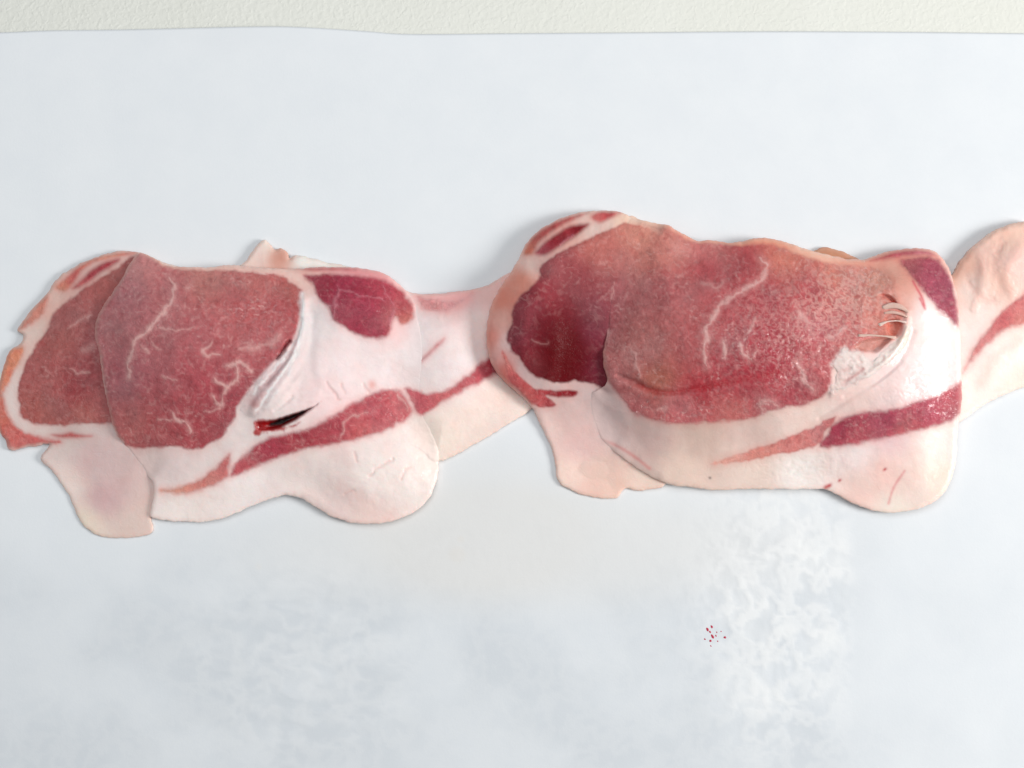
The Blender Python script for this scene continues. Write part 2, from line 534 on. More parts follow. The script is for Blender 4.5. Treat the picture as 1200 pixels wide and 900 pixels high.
class Rasher:
    def __init__(self, label, outline, below, thick, prof_px, relief, fat_ctrl, overlap_soft, lower=None, soft=None, rough_edge=1.2, wet=0.2, blend_lean=False):
        self.sdf = poly_sdf(outline, 60) + rough_edge * WARP1 + rough_edge * 0.8 * WARP2
        under = np.maximum(below, PAPER)
        base = blur(np.maximum(blur(under, overlap_soft), under), 3)
        soft = np.zeros((H, W)) if soft is None else np.clip(idw(soft, power=4.0, soft=8.0), 0, 1)
        pp = prof_px if np.isscalar(prof_px) else idw(prof_px, soft=16)
        pp = pp * (1 - soft) + 55 * soft
        d = np.clip(self.sdf, 0, None)
        pr = np.clip(d / pp, 0, 1)
        circ = np.sqrt(np.clip(1 - (1 - pr) ** 2, 0, 1))
        prof = (0.55 + 0.45 * circ) * (1 - soft) + (pr * pr * (3 - 2 * pr)) * soft
        self.zbot = np.maximum(under - 0.10 - 4.0 * soft, PAPER - 0.12)
        hug = soft * (1 - sstep(4, 45, d))
        base = base * (1 - hug) + under * hug
        flat = base + thick * prof + relief * (sstep(-2, 45, self.sdf) * (1 - soft) + sstep(0, 70, self.sdf) * soft)
        self.ztop = np.maximum(flat, under + 0.015 + 0.4 * prof) - 0.5 * soft * (1 - sstep(-1.0, 4.0, self.sdf))
        self.col = colfield(fat_ctrl, power=3.2, soft=10)
        self.col *= (1 + 0.05 * N_MID + 0.03 * N_SML)[..., None]
        self.col = mixc(self.col, self.col * np.array([1.0, 0.93, 0.92]), 0.6 * sstep(-0.1, 0.5, fbm(GU, GV, 30, 651, 3)))
        self.lower, self.soft, self.blend_lean = lower, soft, blend_lean
        if lower is not None and not blend_lean:
            self.col = mixc(self.col, lower.fatcol, soft * (1 - sstep(0, 38, self.sdf)))
        self.fatcol = self.col
        self.leans = []
        self.wet = np.full((H, W), wet) if np.isscalar(wet) else wet
        loc_u, loc_v = np.mean(np.array(outline), 0)
        x, y, z = px2w(loc_u, loc_v, PAPER)
        self.base = (float(x), float(y), PAPER * MM)
        self.root = thing("pork_rasher", label, "pork rasher", self.base, "raw pork rashers overlapping on the paper")

    def tint(self, mask, rgb, amount=1.0):
        self.col = mixc(self.col, lin(rgb)[None, None], np.clip(mask * amount, 0, 1))

    def carve(self, field):
        self.ztop = self.ztop + field

    def lean(self, name, poly, ctrl, mat=None, rise=0.05, wob=2.2, soft=6.0, veins=(), flecks=0.5, smooth=True, tints=(), mottle=1.0, **_):
        s = poly_sdf(poly, 25, smooth) + wob * (0.8 * WARP1 + 0.15 * N_FINE) + 0.9 * wob * N_SML + 0.7 * wob * WARP2
        col = colfield(ctrl, power=3.0, soft=12)
        mo = mottle
        if mat is not M_SKIN:
            col = col * np.array([1.05, 1.0, 0.88] if mat is M_DARK else [1.0, 1.02, 1.06])
        col *= (1 + mo * (0.10 * N_MID + 0.19 * N_SML + 0.14 * N_FINE))[..., None]
        if np.max(flecks) > 0:
            lum = col.mean(-1)
            pale = mixc(col, lin((224, 176, 170))[None, None], np.full((H, W), 0.62))
            col = mixc(col, pale, np.clip(0.75 * FLECK_A + 0.68 * FLECK_B + 0.7 * FLECK_C, 0, 1) * flecks)
            col = mixc(col, col * np.array([0.84, 0.60, 0.63])[None, None], DARK_A * 0.65 * mo)
            col = mixc(col, lin((236, 190, 184))[None, None], np.clip(GLINT_SPECK * (0.20 + 0.50 * self.wet) * np.minimum(1.0, 1.6 * flecks), 0, 0.8))
            col = mixc(col, (col * 0.7 + 0.3 * lum[..., None] * np.array([1.25, 0.95, 0.95])), GREY_A * 0.5)
        hz = np.zeros((H, W))
        for rgb, f in tints:
            col = mixc(col, lin(rgb)[None, None], np.clip(f, 0, 1))
        for pts, wd, amt in veins:
            VEIN_N[0] += 1
            rr, dd = vein_dist(jag(pts, 3.2, VEIN_N[0]), wd, VEIN_N[0])
            rr = rr + 0.35 * WARP1 + 0.45 * N_FINE + 0.35 * N_SML
            a = (1 - sstep(0.0, 1.5, rr)) * amt * 0.75
            halo = (1 - sstep(0, wd * 3.2, dd)) * amt * (0.30 + 0.4 * N_SML)
            col = mixc(col, lin((198, 124, 134) if mat is M_DARK else (222, 176, 170))[None, None], np.clip(a + halo, 0, 0.95))
            hz = hz + 0.10 * (1 - sstep(0, wd * 1.3, dd))
        self.col = mixc(self.col, self.col * np.array([0.97, 0.84, 0.83]), 0.7 * sstep(-9, 0, s) * (mat is not M_SKIN))
        m = sstep(-0.5 * soft, 0.7 * soft, s)
        # the boundary frays: fat runs in between the bundles
        self.col = mixc(self.col, col, m)
        self.leans.append(dict(name=name, s=s, mat=mat or M_LEAN, rise=rise, hz=hz))

    def build(self):
        if self.lower is not None and self.blend_lean:
            k = self.soft * (1 - sstep(0, 38, self.sdf))
            self.col = mixc(self.col, self.lower.col, k)
        rim = (1 - sstep(0.5, 5.5, self.sdf)) * (1 - self.soft) * 0.20
        self.col = mixc(self.col, lin((238, 202, 186))[None, None], rim)
        deep = 1 - np.clip(2 * self.soft, 0, 1) * (1 - sstep(8, 34, self.sdf))
        solid("fat", self.sdf, self.ztop, self.zbot, self.col, M_FAT, self.root, self.base, self.wet, deep)
        for q in self.leans:
            s = np.minimum(q["s"], self.sdf - 0.6)
            zt = self.ztop + self.wet * (0.16 * N_FINE + 0.10 * N_SML) * sstep(2, 10, s) - 0.30 + (0.30 + q["rise"]) * sstep(-1.5, 2.5, s) + q["hz"] + 0.05 * N_FINE * sstep(0, 4, s)
            zb = np.maximum(zt - 1.4, self.zbot + 0.12)
            solid(q["name"], s, zt, zb, self.col, q["mat"], self.root, self.base, self.wet, deep)
        return self


# ---- left pair, lower rasher --------------------------------------------------
LL_OUT = [(168, 297), (150, 294), (135, 295), (118, 299), (98, 307), (84, 315), (72, 322), (62, 333), (54, 345), (42, 357), (32, 369), (20, 387),
          (27, 393), (24, 402), (12, 411), (6, 422), (2, 438), (-3, 460), (-4, 485), (-1, 505), (6, 515), (11, 527), (26, 525), (44, 522), (58, 521),
          (47, 537), (60, 551), (72, 568), (82, 583), (90, 603), (100, 618), (120, 629), (150, 630), (174, 626), (180, 618), (178, 602), (200, 560),
          (300, 505), (420, 505), (488, 525), (512, 541), (552, 523), (590, 500), (623, 479), (650, 440), (655, 380), (630, 330), (605, 318), (585, 326), (566, 336),
          (540, 341), (507, 344), (480, 342), (440, 322), (400, 310), (386, 308), (372, 304), (356, 300), (345, 300), (338, 304), (337, 296), (330, 291), (322, 293), (317, 287), (311, 281), (304, 284), (297, 292), (291, 300), (286, 307), (275, 313), (230, 316), (195, 308)]
zero = np.full((H, W), PAPER)
ll_T = idw([(60, 450, 2.4), (10, 470, 2.0), (60, 340, 2.2), (110, 580, 1.0), (150, 420, 3.6), (300, 420, 3.0), (540, 400, 3.4), (600, 400, 2.6), (560, 500, 1.6), (610, 480, 1.6), (310, 290, 2.6)], soft=30)
ll_rel = 4.5 * bump(175, 400, 105, 120) + 1.2 * bump(95, 320, 60, 30, -30) + 4.6 * bump(520, 430, 65, 110) + 0.7 * N_BIG + 0.25 * N_MID - 0.8 * bump(70, 470, 60, 40)
LL_FAT = [(46, 355, (228, 190, 178)), (30, 395, (226, 200, 190)), (110, 325, (220, 190, 182)), (15, 470, (225, 208, 202)), (80, 505, (214, 196, 190)),
          (110, 540, (218, 190, 187)), (120, 585, (214, 178, 177)), (80, 570, (234, 214, 206)), (160, 620, (228, 204, 194)), (100, 612, (232, 216, 200)),
          (300, 292, (242, 214, 204)), (327, 300, (210, 146, 126)), (360, 305, (240, 236, 230)), (310, 284, (238, 226, 216)), (500, 400, (245, 228, 226)), (560, 380, (244, 224, 220)),
          (530, 430, (246, 230, 228)), (560, 500, (246, 224, 214)), (600, 470, (248, 226, 216)), (540, 345, (238, 180, 178)), (575, 340, (232, 190, 184)), (520, 525, (246, 226, 214))]
ll = Rasher("pork rasher with orange rim and brownish eye, lying under the bloody slit rasher", LL_OUT, zero, ll_T, 5.0, ll_rel, LL_FAT, 3)
ll.lean("eye_muscle", [(158, 301), (140, 312), (116, 327), (94, 341), (74, 356), (61, 368), (56, 384), (45, 402), (33, 420), (22, 448), (21, 474), (30, 493), (52, 498), (88, 498), (130, 496), (180, 490), (210, 420), (200, 330)],
        [(90, 370, (170, 96, 92)), (60, 450, (172, 98, 94)), (100, 440, (164, 84, 86)), (88, 455, (156, 58, 62)), (45, 480, (172, 94, 86)), (100, 485, (172, 100, 92)), (130, 330, (172, 96, 90)), (115, 400, (164, 92, 92)), (120, 470, (168, 94, 92)), (70, 400, (170, 96, 90))],
        flecks=0.30, soft=4,
        veins=[([(80, 385), (92, 376), (108, 370)], 1.6, 0.35), ([(84, 432), (92, 437), (106, 437)], 1.6, 0.4), ([(96, 412), (104, 408), (112, 404)], 3.2, 0.35), ([(52, 430), (60, 440)], 1.5, 0.3)])
ll.lean("rim_muscle", [(14, 409), (28, 406), (26, 420), (15, 440), (6, 456), (6, 472), (12, 490), (24, 503), (42, 511), (70, 517), (62, 521), (40, 522), (12, 526), (0, 511), (-6, 480), (-4, 445), (4, 420)],
        [(18, 415, (222, 140, 108)), (3, 450, (216, 132, 104)), (5, 485, (206, 110, 92)), (20, 510, (204, 104, 96)), (45, 515, (198, 96, 92))], flecks=0.3, edge_amt=0.25)
ll.lean("rim_muscle", [(60, 509), (75, 508), (84, 506), (94, 509), (108, 511), (92, 513), (70, 513)], [(80, 510, (186, 84, 80))], flecks=0.1, wob=0.8)
ll.lean("rim_muscle", [(22, 386), (36, 366), (48, 352), (56, 348), (54, 360), (48, 372), (34, 382)], [(40, 368, (206, 128, 108))], flecks=0.1, edge_amt=0.3)
ll.lean("back_stripe", [(64, 337), (76, 326), (92, 312), (112, 302), (140, 296), (160, 295), (150, 299), (126, 304), (110, 308), (96, 318), (88, 330), (76, 342)],
        [(70, 335, (216, 140, 116)), (88, 325, (188, 88, 88)), (100, 310, (206, 110, 92)), (130, 299, (226, 150, 124)), (150, 296, (196, 90, 80))], flecks=0.1, wob=0.8, edge_amt=0.25)
ll.lean("back_stripe", [(84, 338), (96, 326), (108, 315), (122, 307), (140, 303), (136, 309), (120, 319), (104, 331), (92, 338)], [(110, 319, (160, 58, 72)), (90, 336, (184, 96, 100)), (136, 305, (170, 60, 72))], flecks=0.1, wob=0.6, mat=M_DARK)
ll.lean("lean_streak", [(470, 454), (482, 453), (493, 459), (508, 461), (521, 458), (547, 440), (566, 424), (582, 416), (592, 436), (580, 440), (553, 453), (527, 467), (503, 482), (490, 487), (478, 480)],
        [(490, 470, (196, 92, 98)), (520, 466, (206, 106, 106)), (550, 447, (194, 92, 96)), (574, 430, (178, 66, 76))], flecks=0.35, edge_amt=0.4)
ll.lean("lean_thread", [(521, 396), (517, 404), (508, 412), (500, 420), (489, 429), (492, 421), (502, 412), (512, 402)], [(505, 412, (218, 140, 136))], flecks=0.1, wob=0.8, edge_amt=0.4)
ll.lean("lean_thread", [(488, 346), (504, 348), (520, 352), (540, 351), (552, 345), (538, 357), (524, 364), (508, 366), (496, 364), (490, 354)], [(505, 356, (222, 150, 146)), (535, 352, (224, 158, 156))], flecks=0.5, wob=2.5, soft=6, edge_amt=0.5, edge_rgb=(238, 196, 190))
ll.build()

# ---- left pair, upper rasher --------------------------------------------------
LU_OUT = [(164, 297), (153, 308), (144, 324), (134, 339), (125, 353), (115, 370), (111, 385), (112, 400), (116, 412), (119, 435), (123, 460), (129, 485), (134, 505), (145, 520), (158, 538), (172, 556), (180, 570), (178, 592),
          (177, 606), (196, 610), (220, 611.5), (242, 611), (268, 605), (292, 594), (320, 584), (335, 580), (350, 583), (370, 594), (393, 607), (420, 614), (447, 613), (473, 606), (498, 590), (511, 566),
          (514, 542), (511, 515), (502, 494), (496, 478), (495, 450), (498, 420), (496, 390), (489, 365), (477, 343), (455, 323), (430, 315), (400, 313), (360, 314), (330, 315), (300, 313), (270, 311), (235, 313), (200, 312), (183, 304)]
lu_T = idw([(130, 420, 1.9), (175, 320, 1.8), (230, 600, 1.1), (440, 600, 1.8), (512, 540, 2.2), (496, 420, 0.7), (490, 370, 1.4), (430, 315, 3.0), (300, 314, 3.2), (180, 590, 1.5), (250, 420, 3.4), (350, 470, 4.5)], soft=22)
lu_rel = (5.0 * bump(235, 405, 120, 100, 0, 1.3) + 4.2 * bump(415, 350, 70, 45, 10) + 4.2 * bump(440, 555, 75, 60, 0, 1.1) + 3.5 * bump(380, 470, 100, 60, -20) + 1.8 * bump(240, 575, 80, 45)
          + 0.7 * N_BIG + 0.35 * N_MID - 1.8 * bump(330, 585, 40, 40) - 1.0 * bump(355, 400, 14, 60, 12))
LU_FAT = [(345, 325, (232, 196, 186)), (365, 380, (244, 230, 228)), (400, 430, (246, 226, 224)), (440, 430, (246, 228, 226)), (480, 430, (246, 230, 228)), (395, 470, (246, 216, 214)), (300, 510, (238, 222, 218)), (200, 540, (232, 212, 208)),
          (170, 535, (228, 206, 200)), (220, 595, (246, 232, 226)), (300, 575, (246, 232, 228)), (360, 560, (244, 226, 220)), (400, 590, (242, 218, 212)), (440, 560, (248, 232, 226)), (430, 606, (242, 214, 206)), (490, 560, (246, 232, 226)), (500, 510, (246, 230, 224)),
          (430, 318, (232, 170, 172)), (480, 380, (240, 206, 204)), (250, 313, (238, 204, 192)), (190, 306, (220, 170, 156))]
LU_SOFT = [(130, 420, 0), (140, 510, 0), (150, 528, 0.9), (164, 548, 0.9), (180, 572, 0), (178, 600, 0), (300, 595, 0), (440, 612, 0), (508, 575, 0), (513, 556, 0.35), (513, 535, 0.6), (508, 512, 0.9), (498, 485, 1), (496, 450, 1), (497, 410, 1), (493, 375, 0.9), (480, 348, 0.4), (450, 322, 0), (400, 313, 0), (300, 313, 0), (200, 312, 0), (164, 297, 0.2), (145, 324, 0)]
lu_wet = 0.24 + 0.5 * bump(290, 350, 50, 40) + 0.3 * bump(430, 480, 60, 30) + 0.5 * bump(330, 450, 40, 50)
lu = Rasher("pork rasher with a bloody slit and plump fat lobe, lying on another rasher", LU_OUT, ll.ztop, lu_T, 6.0, lu_rel, LU_FAT, 22, lower=ll, soft=LU_SOFT, wet=lu_wet)
# folds of membrane beside the eye
for pts, wd, amp in (([(357, 352), (354, 385), (344, 415), (328, 440), (308, 462), (296, 482)], 5.0, 0.65), ([(362, 372), (358, 405), (346, 430), (326, 455), (312, 478)], 4.0, 0.3),
                     ([(346, 402), (330, 418), (316, 432), (304, 452)], 4.0, 0.25), ([(352, 440), (335, 462), (318, 478)], 4.0, 0.3)):
    lu.carve(amp * np.exp(-(line_dist(pts) / wd) ** 2))
for pts, wd, amp in (([(352, 375), (346, 398), (334, 424), (312, 448)], 3.0, 0.45), ([(342, 465), (332, 474), (322, 481)], 2.2, 0.4), ([(366, 400), (364, 430), (369, 450)], 6.0, 0.25)):
    lu.carve(-amp * np.exp(-(line_dist(pts) / wd) ** 2))
slit = poly_sdf([(299, 494), (310, 492), (322, 490), (336, 486), (354, 480), (366, 476), (377, 470), (366, 480), (356, 487), (346, 494), (332, 501), (316, 505), (302, 505)], 20) + 0.8 * WARP1
lu.carve(-(1.2 + 2.4 * sstep(306, 322, GU)) * sstep(-0.5, 5.0, slit))
slit2 = line_dist(jag([(339, 400), (335, 407), (329, 413), (325, 419)], 3.0, 77), 12, smooth=False) + 0.8 * WARP1 + 0.8 * N_FINE
lu.carve(-1.6 * np.exp(-(slit2 / 2.0) ** 2))
for pts, amp in (([(433, 560), (446, 548), (460, 536)], 0.35), ([(404, 577), (416, 574)], 0.2), ([(415, 528), (419, 540)], 0.2), ([(383, 448), (392, 462), (398, 470)], 0.3), ([(400, 452), (404, 462)], 0.25), ([(426, 450), (434, 462)], 0.3), ([(470, 560), (480, 545)], 0.2)):
    d_ = line_dist(jag(pts, 3.0, amp * 50), 12, smooth=False) + 0.9 * WARP1 + 0.5 * N_FINE
    lu.carve(-amp * np.exp(-(d_ / 1.6) ** 2))
    lu.tint(np.exp(-(np.maximum(d_, 0) / 1.4) ** 2), (226, 168, 158), 0.25)
lu.carve(0.10 * (1 - np.abs(fbm(GU + 6 * WARP1, GV, 15, 421, 3)) * 2.2) * (bump(410, 445, 45, 24) + 0.6 * bump(450, 560, 50, 40)))
lu.tint(bump(436, 451, 5, 6), (232, 160, 150), 0.7)
red = poly_sdf([(298, 494), (306, 491), (318, 494), (330, 499), (344, 497), (352, 494), (346, 500), (330, 505), (312, 507), (299, 511), (297, 503)], 20) + 2.5 * WARP1 + 2.0 * N_FINE
lu.tint(sstep(-1.5, 3.0, red), (176, 18, 24), 0.9)
lu.tint(sstep(0.0, 3.0, slit), (150, 6, 12), 1.0)
clot = poly_sdf([(313, 499), (322, 492), (336, 487), (352, 481), (366, 476), (358, 484), (346, 491), (332, 498)], 20) + 1.6 * WARP1 + 1.2 * N_FINE
lu.tint(sstep(-0.8, 3.0, clot), (22, 3, 6), 1.0)
lu.carve(0.45 * np.exp(-((line_dist([(304, 487), (322, 484), (340, 479), (358, 471), (372, 465)], 25) + 2 * WARP1) / 6.0) ** 2))
LU_EYE = [(164, 297), (182, 304), (200, 314), (235, 316), (277, 317), (310, 320), (332, 324), (342, 331), (355, 342), (356, 356), (351, 380), (344, 400), (328, 418), (306, 442), (290, 462), (278, 478), (274, 492), (262, 510), (245, 521), (228, 527), (208, 524), (187, 525), (160, 526), (145, 520), (132, 500), (122, 460), (116, 420), (108, 395), (110, 375), (125, 350), (145, 318)]
lu.lean("eye_muscle", LU_EYE,
        [(170, 310, (190, 124, 120)), (150, 345, (180, 112, 114)), (130, 390, (180, 112, 112)), (150, 440, (178, 104, 108)), (160, 500, (182, 102, 98)), (200, 340, (180, 102, 102)), (240, 325, (196, 120, 110)), (300, 330, (190, 108, 102)),
         (280, 360, (180, 90, 90)), (330, 360, (176, 84, 86)), (230, 390, (176, 94, 96)), (320, 400, (176, 88, 90)), (210, 440, (172, 84, 88)), (240, 450, (168, 74, 80)), (270, 470, (166, 76, 82)), (200, 480, (170, 78, 82)), (230, 500, (168, 76, 80)), (180, 510, (176, 90, 90)), (340, 340, (184, 92, 84))],
        flecks=0.42, soft=4.0,
        veins=[([(197, 327), (204, 338), (199, 353), (184, 375), (165, 393), (156, 405), (150, 428), (152, 441)], 2.6, 0.75), ([(184, 380), (200, 386), (227, 384)], 1.6, 0.45), ([(248, 401), (238, 411), (246, 416), (257, 415)], 2.0, 0.6),
               ([(265, 428), (278, 425), (288, 428), (294, 436)], 2.2, 0.7), ([(277, 426), (278, 442), (266, 452), (253, 444)], 2.2, 0.75), ([(266, 452), (262, 464), (257, 474), (251, 466)], 2.2, 0.65), ([(202, 483), (207, 492), (216, 498), (225, 505)], 2.0, 0.75), ([(207, 491), (187, 492)], 1.5, 0.5),
               ([(280, 408), (298, 406), (316, 402), (330, 392)], 4.0, 0.45), ([(166, 405), (174, 413)], 1.8, 0.5), ([(190, 440), (206, 446)], 1.5, 0.4), ([(180, 400), (186, 408)], 1.5, 0.4), ([(215, 336), (222, 338)], 2.0, 0.5), ([(240, 482), (256, 480)], 1.4, 0.4)],
        tints=[((130, 30, 38), np.exp(-(slit2 / 2.2) ** 2) * 0.85)])
lu.lean("cap_muscle", [(356, 322), (380, 321), (413, 322), (440, 325), (460, 332), (476, 346), (485, 365), (480, 378), (470, 381), (464, 374), (458, 384), (453, 395), (437, 397), (420, 393), (402, 383), (390, 374), (384, 361), (374, 352), (366, 335)],
        [(375, 335, (150, 42, 66)), (400, 340, (154, 50, 76)), (430, 360, (160, 52, 80)), (450, 345, (166, 62, 82)), (470, 360, (176, 78, 92)), (420, 385, (158, 54, 78)), (475, 376, (196, 120, 116)), (440, 390, (162, 56, 80))], mat=M_DARK, flecks=0.18, edge_amt=0.35,
        veins=[([(396, 333), (408, 340), (430, 346), (452, 352)], 1.0, 0.5), ([(380, 362), (392, 358), (396, 346), (397, 340)], 1.5, 0.6), ([(390, 372), (394, 358)], 1.6, 0.6), ([(449, 330), (453, 345), (462, 358)], 1.3, 0.5), ([(457, 382), (461, 366)], 1.8, 0.55)])
lu.lean("rim_muscle", [(345, 314), (370, 313), (400, 313), (425, 315), (450, 321), (430, 319), (400, 317), (365, 318)], [(390, 315, (190, 80, 86)), (440, 318, (222, 150, 148))], flecks=0.0, wob=0.5, edge_amt=0.2)
lu.lean("lean_streak", [(187, 574), (205, 571), (227, 564), (246, 552), (262, 538), (270, 532), (269, 546), (266, 559), (246, 571), (221, 578), (196, 578)], [(200, 574, (222, 150, 128)), (240, 565, (212, 132, 120)), (264, 545, (204, 116, 112))], flecks=0.3, edge_amt=0.4)
lu.lean("lean_streak", [(271, 558), (275, 545), (293, 527), (312, 514), (335, 508), (362, 502), (393, 485), (427, 465), (447, 457), (467, 457), (477, 467), (484, 481), (473, 494), (447, 507), (407, 518), (360, 526), (320, 539), (293, 551)],
        [(285, 548, (192, 90, 94)), (320, 525, (174, 68, 80)), (350, 512, (158, 48, 60)), (400, 500, (178, 70, 80)), (440, 475, (188, 84, 92)), (465, 475, (198, 98, 100)), (420, 508, (202, 104, 102)), (350, 524, (186, 84, 88))], flecks=0.4, edge_amt=0.4,
        veins=[([(400, 518), (404, 506), (402, 496), (412, 488), (432, 484)], 1.4, 0.5), ([(478, 480), (470, 466), (462, 458)], 1.4, 0.5)])
lu.lean("lean_streak", [(474, 455), (484, 455), (493, 459), (508, 461), (521, 458), (535, 450), (530, 466), (503, 482), (492, 486), (484, 480), (480, 468)], [(490, 470, (196, 92, 98)), (520, 466, (206, 106, 106))], flecks=0.35)
lu.lean("silverskin", [(352, 346), (358, 347), (358, 372), (355, 398), (349, 420), (338, 440), (326, 458), (314, 476), (300, 490), (284, 488), (280, 478), (290, 459), (308, 436), (328, 417), (343, 400), (351, 376)],
        [(356, 360, (242, 234, 232)), (345, 420, (228, 216, 214)), (322, 438, (216, 186, 186)), (300, 468, (212, 180, 178)), (360, 450, (242, 230, 228)), (330, 480, (236, 222, 220)), (290, 484, (228, 206, 202))], mat=M_SKIN, flecks=0.0, mottle=0.30, wob=3.0, rise=0.02, soft=8,
        tints=[(c_, k_ * np.exp(-(np.maximum(line_dist(jag(l_, 2.0, k_ * 90), 20, smooth=False) + 0.8 * N_FINE, 0) / w_) ** 2)) for l_, w_, c_, k_ in (([(350, 392), (338, 420), (318, 444), (298, 470)], 3.0, (186, 138, 140), 0.55), ([(344, 408), (326, 430), (306, 455)], 2.2, (196, 152, 152), 0.5), ([(356, 360), (352, 392), (340, 424), (320, 452), (302, 480)], 1.6, (246, 240, 238), 0.8), ([(334, 420), (314, 440), (296, 462)], 1.5, (242, 232, 230), 0.7), ([(348, 425), (332, 450), (312, 478)], 1.6, (246, 240, 238), 0.7), ([(330, 462), (318, 476), (306, 488)], 1.6, (206, 170, 168), 0.5))] + [((130, 26, 36), np.exp(-(slit2 / 2.0) ** 2) * 0.8), ((196, 150, 150), 0.5 * np.exp(-((line_dist([(342, 465), (332, 474), (322, 481)])) / 2.5) ** 2)), ((180, 110, 110), 0.6 * bump(298, 474, 6, 5))])
lu.build()

# ---- right pair, lower rasher -------------------------------------------------
RL_OUT = [(735, 252), (720, 247), (700, 246.5), (683, 248), (668, 252), (650, 259), (635, 268), (622, 279), (612, 293), (605, 308), (598, 320), (588, 334), (578, 352), (572, 372), (570, 395), (573, 418), (582, 436), (595, 450), (610, 463), (624, 478),
          (633, 497), (643, 518), (650, 540), (653, 562), (666, 573), (688, 581), (710, 584), (724, 583), (732, 573), (748, 575), (768, 572), (781, 567), (798, 535), (850, 510), (930, 500), (1020, 500), (1090, 500), (1122, 496), (1145, 480), (1163, 469), (1190, 457), (1225, 440), (1250, 400),
          (1248, 330), (1235, 280), (1215, 262), (1196, 260), (1180, 264), (1162, 272), (1142, 287), (1127, 304), (1114, 323), (1090, 330), (1050, 318), (1010, 305), (990, 296), (975, 291), (962, 290), (945, 296), (900, 300), (820, 300), (780, 275)]
rl_T = idw([(590, 400, 7.5), (600, 330, 8.5), (640, 280, 7.0), (690, 350, 5.0), (700, 250, 5.5), (690, 560, 1.1), (650, 540, 1.7), (800, 400, 4.0), (1000, 450, 4.0), (1160, 380, 3.0), (1170, 280, 5.0), (1130, 310, 5.0), (1200, 440, 2.0), (975, 293, 2.0)], soft=26)
rl_rel = (5.5 * bump(655, 345, 85, 95, 0, 1.3) + 6.0 * bump(800, 390, 140, 110) + 3.0 * bump(1000, 420, 120, 100) + 3.0 * bump(1185, 300, 55, 50) + 2.0 * bump(1150, 400, 50, 80) + 3.0 * bump(700, 265, 50, 25) - 2.2 * bump(690, 560, 60, 40) + 0.7 * N_BIG + 0.3 * N_MID)
RL_FAT = [(588, 350, (216, 134, 116)), (576, 395, (214, 132, 118)), (595, 440, (206, 112, 102)), (612, 325, (216, 136, 116)), (620, 310, (238, 206, 196)), (636, 305, (232, 200, 192)), (660, 275, (236, 196, 184)), (700, 262, (232, 206, 196)), (740, 256, (236, 206, 186)),
          (590, 375, (222, 168, 156)), (597, 400, (216, 196, 194)), (615, 435, (212, 190, 188)), (640, 452, (214, 194, 190)), (690, 458, (212, 186, 182)), (660, 475, (228, 196, 190)), (640, 500, (236, 206, 198)), (680, 520, (232, 196, 190)), (720, 500, (222, 196, 192)), (700, 560, (240, 202, 188)), (725, 575, (242, 206, 190)), (755, 565, (240, 214, 200)), (660, 560, (238, 212, 200)),
          (1150, 300, (244, 206, 192)), (1180, 275, (244, 204, 186)), (1195, 310, (246, 208, 198)), (1135, 305, (232, 182, 162)), (1140, 340, (244, 222, 212)), (1150, 370, (246, 226, 218)), (1130, 400, (248, 232, 226)), (1180, 420, (250, 236, 228)), (1195, 440, (248, 234, 222)), (1140, 470, (248, 238, 230)), (1170, 330, (236, 200, 184)), (975, 292, (196, 140, 112)), (1115, 320, (224, 180, 160))]
below = np.maximum(np.where(ll.sdf > 0, ll.ztop, PAPER), PAPER)
rl = Rasher("pork rasher with dark red eye and pale pink flap, lying under the torn rasher", RL_OUT, below, rl_T, [(575, 390, 20), (590, 340, 20), (600, 450, 14), (640, 270, 12), (700, 250, 10), (650, 540, 5), (720, 580, 5), (1000, 400, 9), (1180, 265, 7), (1120, 320, 9), (1190, 455, 5)], rl_rel, RL_FAT, 12, wet=0.05)
rl.lean("eye_muscle", [(742, 262), (720, 267), (700, 274), (682, 282), (668, 289), (650, 299), (634, 311), (630, 328), (620, 338), (608, 348), (600, 363), (600, 378), (593, 394), (598, 408), (609, 422), (620, 436), (634, 444), (654, 449), (675, 447), (700, 452), (720, 462), (770, 450), (800, 380), (790, 290)],
        [(740, 275, (200, 128, 112)), (700, 285, (190, 108, 98)), (650, 310, (168, 84, 86)), (640, 340, (146, 58, 64)), (680, 330, (150, 68, 72)), (720, 300, (184, 108, 100)), (720, 340, (156, 84, 86)), (620, 365, (146, 62, 70)), (610, 395, (136, 56, 66)), (650, 380, (124, 28, 40)), (655, 415, (98, 6, 14)), (665, 435, (102, 8, 16)), (645, 385, (110, 14, 26)), (668, 398, (100, 8, 18)), (678, 425, (108, 16, 28)), (648, 432, (112, 18, 26)), (625, 425, (140, 50, 56)), (690, 390, (126, 52, 66)), (695, 430, (120, 44, 58)), (700, 360, (140, 66, 74)), (640, 400, (116, 26, 38))],
        flecks=0.40 * (1 - 0.85 * bump(660, 415, 60, 55)), soft=3.5, mottle=0.8, tints=[((92, 4, 10), 0.8 * bump(660, 412, 30, 46, 0, 1.2))], veins=[([(720, 330), (716, 350)], 1.2, 0.35), ([(624, 398), (632, 404), (640, 400)], 1.2, 0.2)])
rl.lean("rim_muscle", [(613, 298), (618, 284), (630, 271), (648, 260), (668, 253), (690, 249), (676, 256), (660, 264), (645, 274), (632, 285), (624, 298)], [(620, 290, (214, 130, 104)), (640, 270, (190, 80, 78)), (660, 258, (196, 88, 84)), (625, 282, (186, 80, 76))], flecks=0.1, wob=0.8, edge_amt=0.25)
rl.lean("rim_muscle", [(692, 253), (700, 248), (716, 247), (730, 248), (716, 256), (704, 261), (695, 259)], [(712, 252, (190, 66, 70)), (698, 256, (214, 120, 112))], flecks=0.1, wob=0.8, edge_amt=0.3)
